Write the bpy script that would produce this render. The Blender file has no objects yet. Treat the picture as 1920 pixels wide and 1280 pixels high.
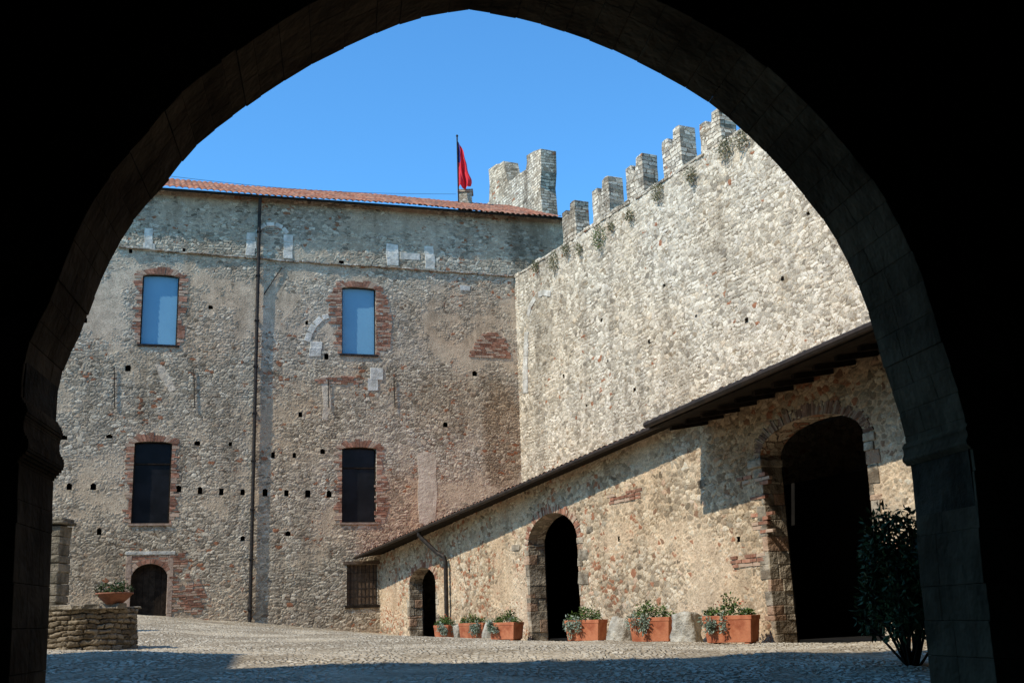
import bpy, math, random
import numpy as np
from mathutils import Vector, Matrix
random.seed(7); rng=np.random.default_rng(7)
scene=bpy.context.scene
F=2080.0
U=Vector((-290,8340,-2080)).normalized()
fw=Vector((0,0,-1)); Fh=(fw-U*fw.dot(U)).normalized(); Rt=Fh.cross(U)
M=Matrix((Rt,Fh,U))
def ray(px,py): return (M@Vector((px-960,640-py,-F))).normalized()
def at_depth(px,py,d):
    r=ray(px,py); return r*(d/r.y)
def horiz(v): return Vector((v.x,v.y,0)).normalized()
ZUP=Vector((0,0,1))
class Frame:
    def __init__(s,O,A):
        s.O=Vector((O.x,O.y,0)); s.A=horiz(A); s.N=ZUP.cross(s.A)
        s.mat=Matrix(((s.A.x,s.N.x,0,s.O.x),(s.A.y,s.N.y,0,s.O.y),(0,0,1,0),(0,0,0,1)))
        s.inv=s.mat.inverted()
    def hit(s,px,py,off=0):
        r=ray(px,py); P=s.O-s.N*off
        p=r*(P.dot(s.N)/r.dot(s.N)); return ((p-s.O).dot(s.A),p.z)
    def world(s,x,y,z): return s.mat@Vector((x,y,z))
FAC=Frame(at_depth(712,1190,38),ray(7500,965))
LOW=Frame(at_depth(712,1190,38),-horiz(ray(-20,1193)))
c0=FAC.hit(975,800)
CUR=Frame(FAC.world(c0[0],0,0),-horiz(ray(-57,1195)))
GAT=Frame(at_depth(905,1165,7.7),Vector((math.cos(math.radians(9)),math.sin(math.radians(9)),0)))

# ---------- ground height
def sm(t):
    t=np.clip(t,0,1); return t*t*(3-2*t)
def gz(x,y):
    x=np.asarray(x,float); y=np.asarray(y,float)
    q=(LOW.O.x-x)*LOW.N.x+(LOW.O.y-y)*LOW.N.y
    q=np.clip(q,-3,14)
    k=.025+.1*sm((y-17)/20)
    z=-.54+k*q+.20*sm((y-33)/5)-.07*np.maximum(0,14-y)
    z=np.where(y<0,-1.5+0*z,z)
    return z
def ground_at(p): return float(gz(p.x,p.y))

# ---------- object helpers
def link(o): scene.collection.objects.link(o); return o
def mk(name,verts,faces,mats,frame=None,parent=None,label=None,cat=None,smooth=False,group=None,fm=None,kind=None,loc=None):
    me=bpy.data.meshes.new(name)
    me.from_pydata([tuple(v) for v in verts],[],[tuple(f) for f in faces])
    if not isinstance(mats,(list,tuple)): mats=[mats]
    for m in mats: me.materials.append(m)
    if fm is not None: me.polygons.foreach_set('material_index',fm)
    if smooth: me.polygons.foreach_set('use_smooth',[True]*len(me.polygons))
    me.update()
    return mko(name,me,frame,parent,label,cat,group,kind,loc)
def mko(name,me,frame=None,parent=None,label=None,cat=None,group=None,kind=None,loc=None):
    o=bpy.data.objects.new(name,me); link(o)
    if parent is not None: o.parent=parent
    elif frame is not None: o.matrix_world=frame.mat
    if loc is not None: o.location=loc
    if label: o["label"]=label
    if cat: o["category"]=cat
    if group: o["group"]=group
    if kind: o["kind"]=kind
    return o
def empty(name,label,cat,frame=None,loc=None,group=None,rot=None):
    o=bpy.data.objects.new(name,None); link(o); o.empty_display_size=.3
    if frame is not None: o.matrix_world=frame.mat
    if loc is not None: o.matrix_world=Matrix.Translation(loc)@(rot if rot is not None else Matrix.Identity(4))
    o["label"]=label; o["category"]=cat
    if group: o["group"]=group
    return o
class Geo:
    def __init__(s): s.v=[]; s.f=[]; s.m=[]
    def hexa(s,p,mi=0):
        b=len(s.v); s.v+=[tuple(q) for q in p]
        for f in ((0,3,2,1),(4,5,6,7),(0,1,5,4),(1,2,6,5),(2,3,7,6),(3,0,4,7)):
            s.f.append(tuple(b+i for i in f)); s.m.append(mi)
    def box(s,x0,x1,y0,y1,z0,z1,j=0,mi=0):
        p=[(x0,y0,z0),(x1,y0,z0),(x1,y1,z0),(x0,y1,z0),(x0,y0,z1),(x1,y0,z1),(x1,y1,z1),(x0,y1,z1)]
        if j: p=[tuple(c+random.uniform(-j,j) for c in q) for q in p]
        s.hexa(p,mi)
    def prism(s,poly,y0,y1,mi=0):
        b=len(s.v); n=len(poly)
        s.v+=[(p[0],y0,p[1]) for p in poly]+[(p[0],y1,p[1]) for p in poly]
        s.f.append(tuple(b+i for i in range(n))); s.m.append(mi)
        s.f.append(tuple(b+n+i for i in reversed(range(n)))); s.m.append(mi)
        for i in range(n):
            k=(i+1)%n; s.f.append((b+i,b+n+i,b+n+k,b+k)); s.m.append(mi)
    def tube(s,pts,r,n=8,mi=0):
        b0=len(s.v); pts=[Vector(p) for p in pts]
        for i,p in enumerate(pts):
            t=(pts[min(i+1,len(pts)-1)]-pts[max(i-1,0)]).normalized()
            a=t.cross(Vector((.3,.5,.81))).normalized(); c=t.cross(a)
            rr=r[i] if isinstance(r,(list,tuple)) else r
            for k in range(n):
                an=2*math.pi*k/n; s.v.append(tuple(p+a*math.cos(an)*rr+c*math.sin(an)*rr))
        for i in range(len(pts)-1):
            for k in range(n):
                k2=(k+1)%n; s.f.append((b0+i*n+k,b0+i*n+k2,b0+(i+1)*n+k2,b0+(i+1)*n+k)); s.m.append(mi)
    def lathe(s,prof,n=24,mi=0,c=(0,0)):
        b=len(s.v)
        for r,z in prof:
            for k in range(n):
                a=2*math.pi*k/n; s.v.append((c[0]+r*math.cos(a),c[1]+r*math.sin(a),z))
        for i in range(len(prof)-1):
            for k in range(n):
                k2=(k+1)%n; s.f.append((b+i*n+k,b+i*n+k2,b+(i+1)*n+k2,b+(i+1)*n+k)); s.m.append(mi)
    def make(s,name,mats,bevel=0,**kw):
        o=mk(name,s.v,s.f,mats,fm=s.m,**kw)
        if bevel:
            md=o.modifiers.new('bevel','BEVEL'); md.width=bevel; md.segments=2; md.limit_method='ANGLE'
        return o

# ---------- shader helpers
class NT:
    def __init__(s,name):
        s.mat=bpy.data.materials.new(name); s.mat.use_nodes=True; s.t=s.mat.node_tree; s.t.nodes.clear()
        s.out=s.n('ShaderNodeOutputMaterial'); s.b=s.n('ShaderNodeBsdfPrincipled')
        s.t.links.new(s.b.outputs[0],s.out.inputs[0])
        s.b.inputs['Roughness'].default_value=.9
        s.b.inputs['Specular IOR Level'].default_value=.15
    def n(s,ty): return s.t.nodes.new(ty)
    def set(s,inp,v):
        if isinstance(v,bpy.types.NodeSocket): s.t.links.new(v,inp)
        elif v is not None:
            if isinstance(v,(tuple,list)) and len(v)==3 and inp.type=='RGBA': v=(*v,1)
            inp.default_value=v
    def math(s,op,a,b=None,c=None,clamp=False):
        n=s.n('ShaderNodeMath'); n.operation=op; n.use_clamp=clamp
        s.set(n.inputs[0],a)
        if b is not None: s.set(n.inputs[1],b)
        if c is not None: s.set(n.inputs[2],c)
        return n.outputs[0]
    def vm(s,op,a,b=None,sc=None):
        n=s.n('ShaderNodeVectorMath'); n.operation=op; s.set(n.inputs[0],a)
        if b is not None: s.set(n.inputs[1],b)
        if sc is not None: s.set(n.inputs['Scale'],sc)
        return n.outputs[0]
    def mix(s,f,a,b,bt='MIX'):
        n=s.n('ShaderNodeMix'); n.data_type='RGBA'; n.blend_type=bt
        s.set(n.inputs[0],f); s.set(n.inputs[6],a); s.set(n.inputs[7],b); return n.outputs[2]
    def mixf(s,f,a,b):
        n=s.n('ShaderNodeMix'); n.data_type='FLOAT'
        s.set(n.inputs[0],f); s.set(n.inputs[2],a); s.set(n.inputs[3],b); return n.outputs[0]
    def mr(s,v,a,b,c=0.,d=1.,smooth=True):
        n=s.n('ShaderNodeMapRange'); n.interpolation_type='SMOOTHSTEP' if smooth else 'LINEAR'
        s.set(n.inputs[0],v)
        for i,x in enumerate((a,b,c,d)): s.set(n.inputs[i+1],x)
        return n.outputs[0]
    def noise(s,vec,sc,det=3,rough=.55,col=False):
        n=s.n('ShaderNodeTexNoise'); s.set(n.inputs['Vector'],vec); n.inputs['Scale'].default_value=sc
        n.inputs['Detail'].default_value=det; n.inputs['Roughness'].default_value=rough
        return n.outputs[1 if col else 0]
    def vor(s,vec,feat,sc=1,rnd=.85):
        n=s.n('ShaderNodeTexVoronoi'); n.feature=feat; s.set(n.inputs['Vector'],vec)
        n.inputs['Scale'].default_value=sc; n.inputs['Randomness'].default_value=rnd; return n
    def sep(s,v):
        n=s.n('ShaderNodeSeparateXYZ'); s.set(n.inputs[0],v); return n.outputs
    def comb(s,x,y,z):
        n=s.n('ShaderNodeCombineXYZ')
        for i,q in enumerate((x,y,z)): s.set(n.inputs[i],q)
        return n.outputs[0]
    def ramp(s,f,stops,const=False):
        n=s.n('ShaderNodeValToRGB'); s.set(n.inputs[0],f); cr=n.color_ramp
        if const: cr.interpolation='CONSTANT'
        while len(cr.elements)<len(stops): cr.elements.new(.5)
        for e,(p,c) in zip(cr.elements,stops): e.position=p; e.color=(*c,1)
        return n.outputs[0]
    def obj(s):
        n=s.n('ShaderNodeTexCoord'); return n.outputs['Object']
    def geo(s): return s.n('ShaderNodeNewGeometry').outputs
    def base(s,c): s.set(s.b.inputs['Base Color'],c)
    def bump(s,h,dist,strength=1):
        n=s.n('ShaderNodeBump'); s.set(n.inputs['Height'],h); n.inputs['Distance'].default_value=dist
        n.inputs['Strength'].default_value=strength; s.t.links.new(n.outputs[0],s.b.inputs['Normal'])
    def disp(s,h,scale,mid=.5,method='BOTH'):
        n=s.n('ShaderNodeDisplacement'); s.set(n.inputs['Height'],h); n.inputs['Scale'].default_value=scale
        n.inputs['Midlevel'].default_value=mid; s.t.links.new(n.outputs[0],s.out.inputs['Displacement'])
        s.mat.displacement_method=method

def masonry(name,size=(.24,.12),stones=None,mortar=(.4,.35,.26),cover=.5,red=.05,dispm=.04,dense=True,stain=.5,
            bands=None,coursed=.5,offs=(0,0,0),redcol=(.36,.17,.10),joint=.024,grad=None,wob=.16,patches=None,jit=.62,drift=.5,flat=1.2,tint=None,pock=.92):
    t=NT(name); P0=t.obj(); P=t.vm('ADD',P0,offs)
    sx,sz=size
    w=t.vm('SCALE',t.vm('SUBTRACT',t.noise(P,.9,1,col=True),(.5,.5,.5)),sc=wob)
    w2=t.vm('SCALE',t.vm('SUBTRACT',t.noise(P,.9/sz,2,col=True),(.5,.5,.5)),sc=sz*jit)
    w3=t.vm('MULTIPLY',t.vm('SUBTRACT',t.noise(P,.30/sz,1,col=True),(.5,.5,.5)),(sz*2.2,sz*2.2,sz*.9))
    Pw=t.vm('ADD',t.vm('ADD',t.vm('ADD',P,w),w2),w3)
    S=t.vm('MULTIPLY',Pw,(1/sx,1/sx,1/(sz*flat)))
    vr=t.sep(t.vor(S,'F1',1,1.0).outputs['Color'])[0]
    ve=t.mr(t.vor(S,'DISTANCE_TO_EDGE',1,1.0).outputs['Distance'],0,joint/sz*.5,0,1,False)
    q=t.sep(Pw)
    rowid=t.math('FLOOR',t.math('DIVIDE',q[2],sz))
    slide=t.math('MULTIPLY',t.math('FRACT',t.math('MULTIPLY',t.math('SINE',t.math('MULTIPLY',rowid,12.9898)),43.758)),sx*3)
    br=t.n('ShaderNodeTexBrick'); t.set(br.inputs['Vector'],t.comb(t.math('ADD',t.math('ADD',q[0],q[1]),slide),q[2],0))
    br.inputs['Scale'].default_value=1; br.inputs['Brick Width'].default_value=sx*1.05; br.inputs['Row Height'].default_value=sz
    br.inputs['Mortar Size'].default_value=joint; br.inputs['Mortar Smooth'].default_value=1
    br.inputs['Color1'].default_value=(0,0,0,1); br.inputs['Color2'].default_value=(1,1,1,1); br.inputs['Mortar'].default_value=(.5,.5,.5,1)
    br.offset=.43; br.squash=1.6; br.squash_frequency=3; br.offset_frequency=2
    brr=t.sep(br.outputs['Color'])[0]; be=t.math('SUBTRACT',1,br.outputs['Fac'])
    big=t.noise(t.vm('MULTIPLY',P,(.4,.4,.6)),1,4,.62)
    sel=t.math('GREATER_THAN',t.noise(P,1.6,4,.7),1-coursed)
    r=t.mixf(sel,vr,brr); e=t.mixf(sel,ve,be)
    fine=t.noise(P,26,3,.7); mid=t.noise(P,3.6,4,.65)
    g=t.math('FRACT',t.math('MULTIPLY',r,7.13)); b=t.math('FRACT',t.math('MULTIPLY',r,13.71))
    cov=t.math('MULTIPLY',t.mr(big,.46,.60),cover)
    z=t.sep(P0)[2]
    if bands:
        for (za,zb,amt) in bands:
            bm=t.math('MULTIPLY',t.mr(z,za-.3,za+.3),t.mr(z,zb-.3,zb+.3,1.,0.))
            cov=t.math('ADD',cov,t.math('MULTIPLY',bm,t.math('MULTIPLY',amt,t.mr(mid,.3,.6))))
    ee=t.math('ADD',e,t.math('MULTIPLY',t.math('SUBTRACT',mid,.5),1.1))
    ee=t.math('ADD',ee,t.math('MULTIPLY',t.math('SUBTRACT',fine,.5),1.5))
    ee=t.math('SUBTRACT',ee,cov)
    mask=t.mr(ee,.30,.52)
    col=t.ramp(r,stones)
    col=t.mix(1,col,t.ramp(g,[(0,(.46,.445,.43)),(.35,(.78,.77,.76)),(.75,(1,1,1)),(1,(1.0,1.0,1.0))]),'MULTIPLY')
    rreg=t.mr(t.noise(P,.45,2),.45,.66)
    isred=t.math('GREATER_THAN',b,t.math('SUBTRACT',1,t.math('MULTIPLY',rreg,red*3)))
    col=t.mix(isred,col,redcol)
    mcol=t.mix(t.mr(mid,.3,.7),tuple(x*.74 for x in mortar),tuple(min(1,x*1.12) for x in mortar))
    mcol=t.mix(t.math('MULTIPLY',rreg,red*3,clamp=True),mcol,tuple(a*.5+b_*.5 for a,b_ in zip(mortar,redcol)))
    base=t.mix(mask,mcol,col)
    pocket=t.math('MULTIPLY',t.mr(e,.0,.40,1.,0.),t.mr(t.math('ADD',mid,t.math('MULTIPLY',cov,.5)),.44,.64,pock,0.))
    base=t.mix(pocket,base,tuple(x*.20 for x in mortar))
    base=t.mix(1,base,t.ramp(fine,[(.28,(.54,.52,.50)),(.55,(1,1,1))]),'MULTIPLY')
    st=t.noise(t.vm('MULTIPLY',P,(1.1,1.1,.25)),1,5,.68)
    base=t.mix(t.math('MULTIPLY',t.mr(st,.47,.66),stain),base,t.mix(1,base,(.42,.395,.37),'MULTIPLY'))
    base=t.mix(t.mr(t.noise(P,.28,3),.38,.62,0,drift),base,t.mix(1,base,(.98,.87,.74),'MULTIPLY'))
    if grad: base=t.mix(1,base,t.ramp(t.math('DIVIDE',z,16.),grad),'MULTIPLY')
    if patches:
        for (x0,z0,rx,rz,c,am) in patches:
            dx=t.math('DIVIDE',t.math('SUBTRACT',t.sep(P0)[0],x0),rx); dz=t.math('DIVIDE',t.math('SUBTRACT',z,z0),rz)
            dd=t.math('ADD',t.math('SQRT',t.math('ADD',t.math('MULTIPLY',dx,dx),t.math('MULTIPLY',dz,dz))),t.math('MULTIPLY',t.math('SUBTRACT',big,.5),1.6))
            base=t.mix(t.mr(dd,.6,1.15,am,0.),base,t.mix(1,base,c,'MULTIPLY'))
    if tint: base=t.mix(1,base,tint,'MULTIPLY')
    t.base(base)
    h=t.math('MULTIPLY',mask,t.math('ADD',.40,t.math('MULTIPLY',g,.45)))
    h=t.math('ADD',h,t.math('MULTIPLY',fine,.40)); h=t.math('SUBTRACT',h,t.math('MULTIPLY',pocket,.9))
    if dense:
        t.bump(fine,.012); t.disp(h,dispm,.6,'DISPLACEMENT')
    else: t.bump(h,dispm)
    return t.mat

gs=[(0,(.34,.305,.25)),(.2,(.58,.52,.425)),(.4,(.70,.64,.53)),(.6,(.45,.41,.345)),(.8,(.78,.73,.625)),(1,(.45,.345,.255))]
cs_=[(0,(.48,.45,.385)),(.25,(.72,.675,.575)),(.5,(.86,.82,.72)),(.75,(.58,.545,.465)),(.9,(.90,.87,.79)),(1,(.62,.52,.38))]
ls=[(0,(.37,.305,.225)),(.25,(.60,.49,.36)),(.5,(.71,.61,.475)),(.75,(.50,.39,.28)),(.9,(.77,.71,.59)),(1,(.48,.28,.18))]
def fz(px,py): return FAC.hit(px,py)
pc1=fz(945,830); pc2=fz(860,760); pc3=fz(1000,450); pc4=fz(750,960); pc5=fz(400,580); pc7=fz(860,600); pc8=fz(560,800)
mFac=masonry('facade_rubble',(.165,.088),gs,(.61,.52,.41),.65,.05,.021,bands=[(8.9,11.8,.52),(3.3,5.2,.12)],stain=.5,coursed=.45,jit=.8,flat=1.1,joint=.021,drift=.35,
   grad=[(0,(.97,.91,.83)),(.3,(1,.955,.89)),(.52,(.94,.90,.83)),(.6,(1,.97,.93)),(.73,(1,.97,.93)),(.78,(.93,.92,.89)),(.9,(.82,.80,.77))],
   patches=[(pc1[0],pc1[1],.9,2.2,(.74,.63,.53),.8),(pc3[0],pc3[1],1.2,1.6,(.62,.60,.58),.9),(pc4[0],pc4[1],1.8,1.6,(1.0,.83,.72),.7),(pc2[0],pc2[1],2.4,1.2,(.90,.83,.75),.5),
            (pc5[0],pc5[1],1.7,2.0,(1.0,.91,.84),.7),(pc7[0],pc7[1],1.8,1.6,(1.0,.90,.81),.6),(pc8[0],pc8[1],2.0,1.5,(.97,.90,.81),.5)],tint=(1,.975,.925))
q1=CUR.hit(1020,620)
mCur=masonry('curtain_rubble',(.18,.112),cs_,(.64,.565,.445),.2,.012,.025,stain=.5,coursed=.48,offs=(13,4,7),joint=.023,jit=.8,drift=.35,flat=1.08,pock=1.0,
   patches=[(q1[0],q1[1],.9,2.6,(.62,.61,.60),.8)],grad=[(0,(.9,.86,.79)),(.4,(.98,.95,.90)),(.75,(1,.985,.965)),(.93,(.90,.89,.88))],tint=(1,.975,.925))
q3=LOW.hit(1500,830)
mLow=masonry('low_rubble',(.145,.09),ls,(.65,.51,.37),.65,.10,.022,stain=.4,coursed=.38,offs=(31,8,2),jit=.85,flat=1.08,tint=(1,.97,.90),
   patches=[(q3[0],q3[1]+.7,3.2,1.5,(.70,.60,.51),.9)])  # eave shade around the large doorway deepened in the stone colour
mCurB=masonry('merlon_rubble',(.22,.13),cs_,(.54,.47,.37),.15,.01,.035,False,stain=.8,coursed=.6,offs=(3,14,9),tint=(1,.96,.89))
mLowB=masonry('reveal_rubble',(.20,.12),ls,(.40,.32,.23),.4,.1,.03,False,stain=.5,offs=(3,1,9))
mFacB=masonry('side_rubble',(.20,.11),gs,(.38,.32,.235),.4,.05,.03,False,stain=.7,offs=(5,1,9))
mWell=masonry('well_rubble',(.20,.085),[(0,(.20,.165,.115)),(.5,(.38,.32,.23)),(1,(.27,.22,.155))],(.24,.195,.135),.5,.02,.04,stain=.6,offs=(7,7,1),coursed=.7)

def simple(name,c1,c2,scale=8,rough=.85,bump=.004,island=0,metal=0,spec=.15,extra=None,det=4):
    t=NT(name); P=t.obj(); f=t.noise(P,scale,det,.6)
    col=t.mix(t.mr(f,.35,.65),c1,c2)
    if island:
        r=t.geo()['Random Per Island']
        col=t.mix(1,col,t.ramp(r,[(0,(1-island,)*3),(1,(1,1,1))]),'MULTIPLY')
        if extra: col=t.mix(t.math('GREATER_THAN',t.math('FRACT',t.math('MULTIPLY',r,7.31)),.7),col,t.mix(.6,col,extra))
    t.base(col); t.b.inputs['Roughness'].default_value=rough; t.b.inputs['Metallic'].default_value=metal
    t.b.inputs['Specular IOR Level'].default_value=spec
    if bump: t.bump(t.noise(P,scale*3,3,.65),bump)
    return t.mat
mBrick=simple('old_brick',(.32,.135,.08),(.45,.24,.155),9,.92,.01,.5,extra=(.48,.38,.27))
mBrickD=simple('dark_brick',(.16,.085,.055),(.26,.15,.10),7,.95,.01,.5,extra=(.28,.21,.15))  # darker, browner brick for the large doorway's arch
mWhite=simple('dressed_limestone',(.48,.445,.37),(.74,.69,.59),4,.88,.02,.25)
mPale=simple('worn_pale_stone',(.46,.42,.345),(.72,.675,.58),3,.9,.03,.3)
mQuoin=simple('quoin_stone',(.18,.135,.09),(.54,.45,.33),3,.92,.05,.5,extra=(.40,.23,.14))
mPink=simple('pink_stone',(.30,.20,.14),(.44,.32,.235),6,.88,.012,.3)
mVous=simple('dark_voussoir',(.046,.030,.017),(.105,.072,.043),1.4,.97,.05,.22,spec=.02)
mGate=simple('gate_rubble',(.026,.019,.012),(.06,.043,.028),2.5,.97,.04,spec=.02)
mOut=simple('outer_stone_render',(.20,.165,.12),(.30,.25,.185),2.5,.95,.03)
mWood=simple('weathered_wood',(.018,.013,.009),(.036,.026,.018),7,.85,.006,.3,spec=.05)
mShut=simple('brown_shutter_wood',(.10,.065,.04),(.17,.115,.075),9,.8,.006,.3)
mIron=simple('dark_iron',(.02,.018,.016),(.045,.035,.028),12,.6,.002,metal=.3)
mCopper=simple('brown_gutter',(.03,.022,.016),(.055,.038,.027),6,.6,.002,metal=.3)
mDark=simple('interior_dark_paint',(.006,.0055,.005),(.010,.009,.008),3,1,0)  # near-black colour painting the darkness inside rooms and holes
mBlind=simple('blue_window',(.15,.32,.44),(.17,.35,.47),.8,.35,0,spec=.3)
mGlass=simple('dark_glass',(.010,.010,.010),(.016,.016,.017),2,.25,0,spec=.25)
mPot=simple('terracotta',(.33,.10,.048),(.48,.18,.09),5,.88,.006)
mPotD=simple('aged_terracotta',(.18,.075,.045),(.27,.115,.068),7,.85,.004)
mRock=simple('grey_carved_stone',(.26,.235,.19),(.48,.44,.36),5,.9,.04)
mSoil=simple('soil',(.03,.02,.014),(.06,.04,.028),20,1,.01)
mRed=simple('red_cloth',(.60,.025,.04),(.70,.04,.05),3,.7,0); mNavy=simple('navy_cloth',(.03,.03,.15),(.05,.05,.22),3,.7,0)
mPlaster=simple('old_plaster',(.44,.35,.25),(.60,.49,.36),1.8,.95,.04)
def leafmat(name,a,b):
    t=NT(name); r=t.geo()['Random Per Island']; t.base(t.mix(r,a,b)); t.b.inputs['Roughness'].default_value=.55; return t.mat
mLeaf=leafmat('leaf_green',(.03,.07,.018),(.12,.17,.04)); mLeafG=leafmat('silver_leaf',(.16,.21,.15),(.32,.37,.29))
mLeafD=leafmat('dark_leaf',(.018,.034,.010),(.055,.085,.025)); mDry=leafmat('dry_weed',(.12,.12,.06),(.26,.24,.13)); mFlow=leafmat('red_flower',(.5,.06,.04),(.6,.2,.10))
# roof tiles
t=NT('roof_tile'); P=t.obj(); sp=t.sep(P)
cell=t.comb(t.math('FLOOR',t.math('DIVIDE',sp[0],.21)),t.math('FLOOR',t.math('DIVIDE',sp[1],.36)),0)
wn=t.n('ShaderNodeTexWhiteNoise'); t.set(wn.inputs['Vector'],cell)
col=t.ramp(wn.outputs[0],[(0,(.20,.07,.04)),(.4,(.34,.13,.075)),(.75,(.44,.20,.12)),(1,(.26,.15,.11))])
col=t.mix(t.mr(t.noise(P,1.3,4),.42,.68,0,.6),col,(.14,.10,.08)); t.base(col); t.bump(t.noise(P,20,3),.008); mTile=t.mat
# cobbles
t=NT('cobblestones'); P=t.obj()
Pw=t.vm('ADD',P,t.vm('SCALE',t.vm('SUBTRACT',t.noise(P,3,1,col=True),(.5,.5,.5)),sc=.12))
S=t.vm('MULTIPLY',Pw,(1/.085,1/.085,.5)); c=t.sep(t.vor(S,'F1',1,.9).outputs['Color']); e=t.vor(S,'DISTANCE_TO_EDGE',1,.9).outputs['Distance']
big=t.noise(P,.35,4,.6); sand=t.noise(P,1.1,4,.6)
mask=t.math('MULTIPLY',t.mr(e,.02,.20),t.mr(sand,.46,.60,1.,.45))
col=t.ramp(c[0],[(0,(.30,.25,.18)),(.3,(.44,.38,.285)),(.6,(.52,.455,.345)),(.85,(.35,.295,.22)),(1,(.62,.55,.43))])
col=t.mix(mask,t.mix(t.mr(big,.45,.6),(.20,.155,.10),(.44,.36,.25)),col)
t.base(t.mix(t.mr(t.noise(P,.8,4),.50,.72,0,.5),col,(.22,.175,.12)))
t.disp(t.math('MULTIPLY',mask,t.math('ADD',.6,t.math('MULTIPLY',c[1],.4))),.024,.5,'BOTH'); mCob=t.mat

# ---------- grids
def grid_mesh(name,X,Y,Z,keep,mat,**kw):
    ni,nj=X.shape; co=np.stack([X,Y,Z],-1).reshape(-1,3).astype(np.float32)
    idx=np.arange(ni*nj).reshape(ni,nj)
    q=np.stack([idx[:-1,:-1],idx[1:,:-1],idx[1:,1:],idx[:-1,1:]],-1)[keep]
    n=len(q); me=bpy.data.meshes.new(name)
    me.vertices.add(len(co)); me.vertices.foreach_set('co',co.ravel())
    me.loops.add(n*4); me.loops.foreach_set('vertex_index',q.ravel().astype(np.int32))
    me.polygons.add(n); me.polygons.foreach_set('loop_start',np.arange(0,n*4,4,dtype=np.int32))
    me.polygons.foreach_set('use_smooth',np.ones(n,bool)); me.update(calc_edges=True); me.validate()
    me.materials.append(mat); return mko(name,me,**kw)
def snap(a,edges):
    a=a.copy()
    for e in edges:
        i=np.argmin(abs(a-e)); a[i]=e
    return a
class Op:
    def __init__(s,s0,s1,z0,z1,rise=0): s.s0,s.s1,s.z0,s.z1,s.rise=min(s0,s1),max(s0,s1),z0,z1,rise
    def inside(o,S,Z):
        c=(o.s0+o.s1)/2; hw=(o.s1-o.s0)/2
        top=o.z1-o.rise+o.rise*np.sqrt(np.clip(1-((S-c)/hw)**2,0,1)) if o.rise else o.z1
        return (S>o.s0)&(S<o.s1)&(Z>o.z0)&(Z<top)
    def arc(o,n=14,grow=0):
        c=(o.s0+o.s1)/2; hw=(o.s1-o.s0)/2; sp=o.z1-o.rise
        return [(c-(hw+grow)*math.cos(math.pi*i/n), sp+(o.rise+grow)*math.sin(math.pi*i/n)) for i in range(n+1)]
    def outline(o,n=14):
        if o.rise: return [(o.s0,o.z0)]+o.arc(n)+[(o.s1,o.z0)]
        return [(o.s0,o.z0),(o.s0,o.z1),(o.s1,o.z1),(o.s1,o.z0)]
def wall(name,s0,s1,z0,z1,cell,ops,mat,topf=None,**kw):
    ss=np.arange(s0,s1+cell,cell); zs=np.arange(z0,z1+cell,cell)
    ss=snap(ss,[o.s0 for o in ops]+[o.s1 for o in ops]); zs=snap(zs,[o.z0 for o in ops]+[o.z1 for o in ops if not o.rise])
    S,Z=np.meshgrid(ss,zs,indexing='ij')
    cS=(S[:-1,:-1]+S[1:,1:])/2; cZ=(Z[:-1,:-1]+Z[1:,1:])/2
    keep=np.ones(cS.shape,bool)
    for o in ops: keep&=~o.inside(cS,cZ)
    if topf is not None:
        keep&=cZ<topf(cS); Z=np.minimum(Z,topf(S))
    return grid_mesh(name,S,0*S,Z,keep,mat,**kw)
def reveal(g,op,y0,y1,mi=0,close=True):
    o=op.outline(); b=len(g.v); n=len(o)
    g.v+=[(p[0],y0,p[1]) for p in o]+[(p[0],y1,p[1]) for p in o]
    for i in (range(n) if close else range(n-1)):
        k=(i+1)%n; g.f.append((b+i,b+k,b+n+k,b+n+i)); g.m.append(mi)
def arch_bricks(g,op,w,y0,y1,n,jit=.006,rag=.85,miss=0):
    a=op.arc(n); b=op.arc(n,w)
    for i in range(n):
        if random.random()<miss: continue
        ww=random.uniform(rag,1.08)
        def L(p,q,f): return (p[0]+(q[0]-p[0])*f,p[1]+(q[1]-p[1])*f)
        p0,p1=L(a[i],a[i+1],.05),L(a[i],a[i+1],.95); q0,q1=L(b[i],b[i+1],.05),L(b[i],b[i+1],.95)
        q0=L(p0,q0,ww); q1=L(p1,q1,ww); yy=y0+random.uniform(-jit,jit)
        g.hexa([(p0[0],yy,p0[1]),(p1[0],yy,p1[1]),(p1[0],y1,p1[1]),(p0[0],y1,p0[1]),(q0[0],yy,q0[1]),(q1[0],yy,q1[1]),(q1[0],y1,q1[1]),(q0[0],y1,q0[1])])
def jamb(g,x,side,z0,z1,h,w0,w1,y0,y1,jit=.006,gap=.008,miss=0,split=0):
    z=z0
    while z<z1-.02:
        hh=min(h*random.uniform(.4,1.6),z1-z); w=random.uniform(w0,w1)
        xa,xb=(x-w,x) if side<0 else (x,x+w)
        if random.random()>=miss:
            if split and random.random()<.6:
                m_=y0+(y1-y0)*random.uniform(.35,.65)
                g.box(xa,xb,y0+random.uniform(-jit,jit),m_-.003,z,z+hh-gap,j=.008)
                xo=random.uniform(-.012,.012); g.box(xa+xo,xb+xo,m_+.003,y1,z,z+hh-gap,j=.008)
            else: g.box(xa,xb,y0+random.uniform(-jit,jit),y1,z,z+hh-gap,j=.008)
        z+=hh

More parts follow.
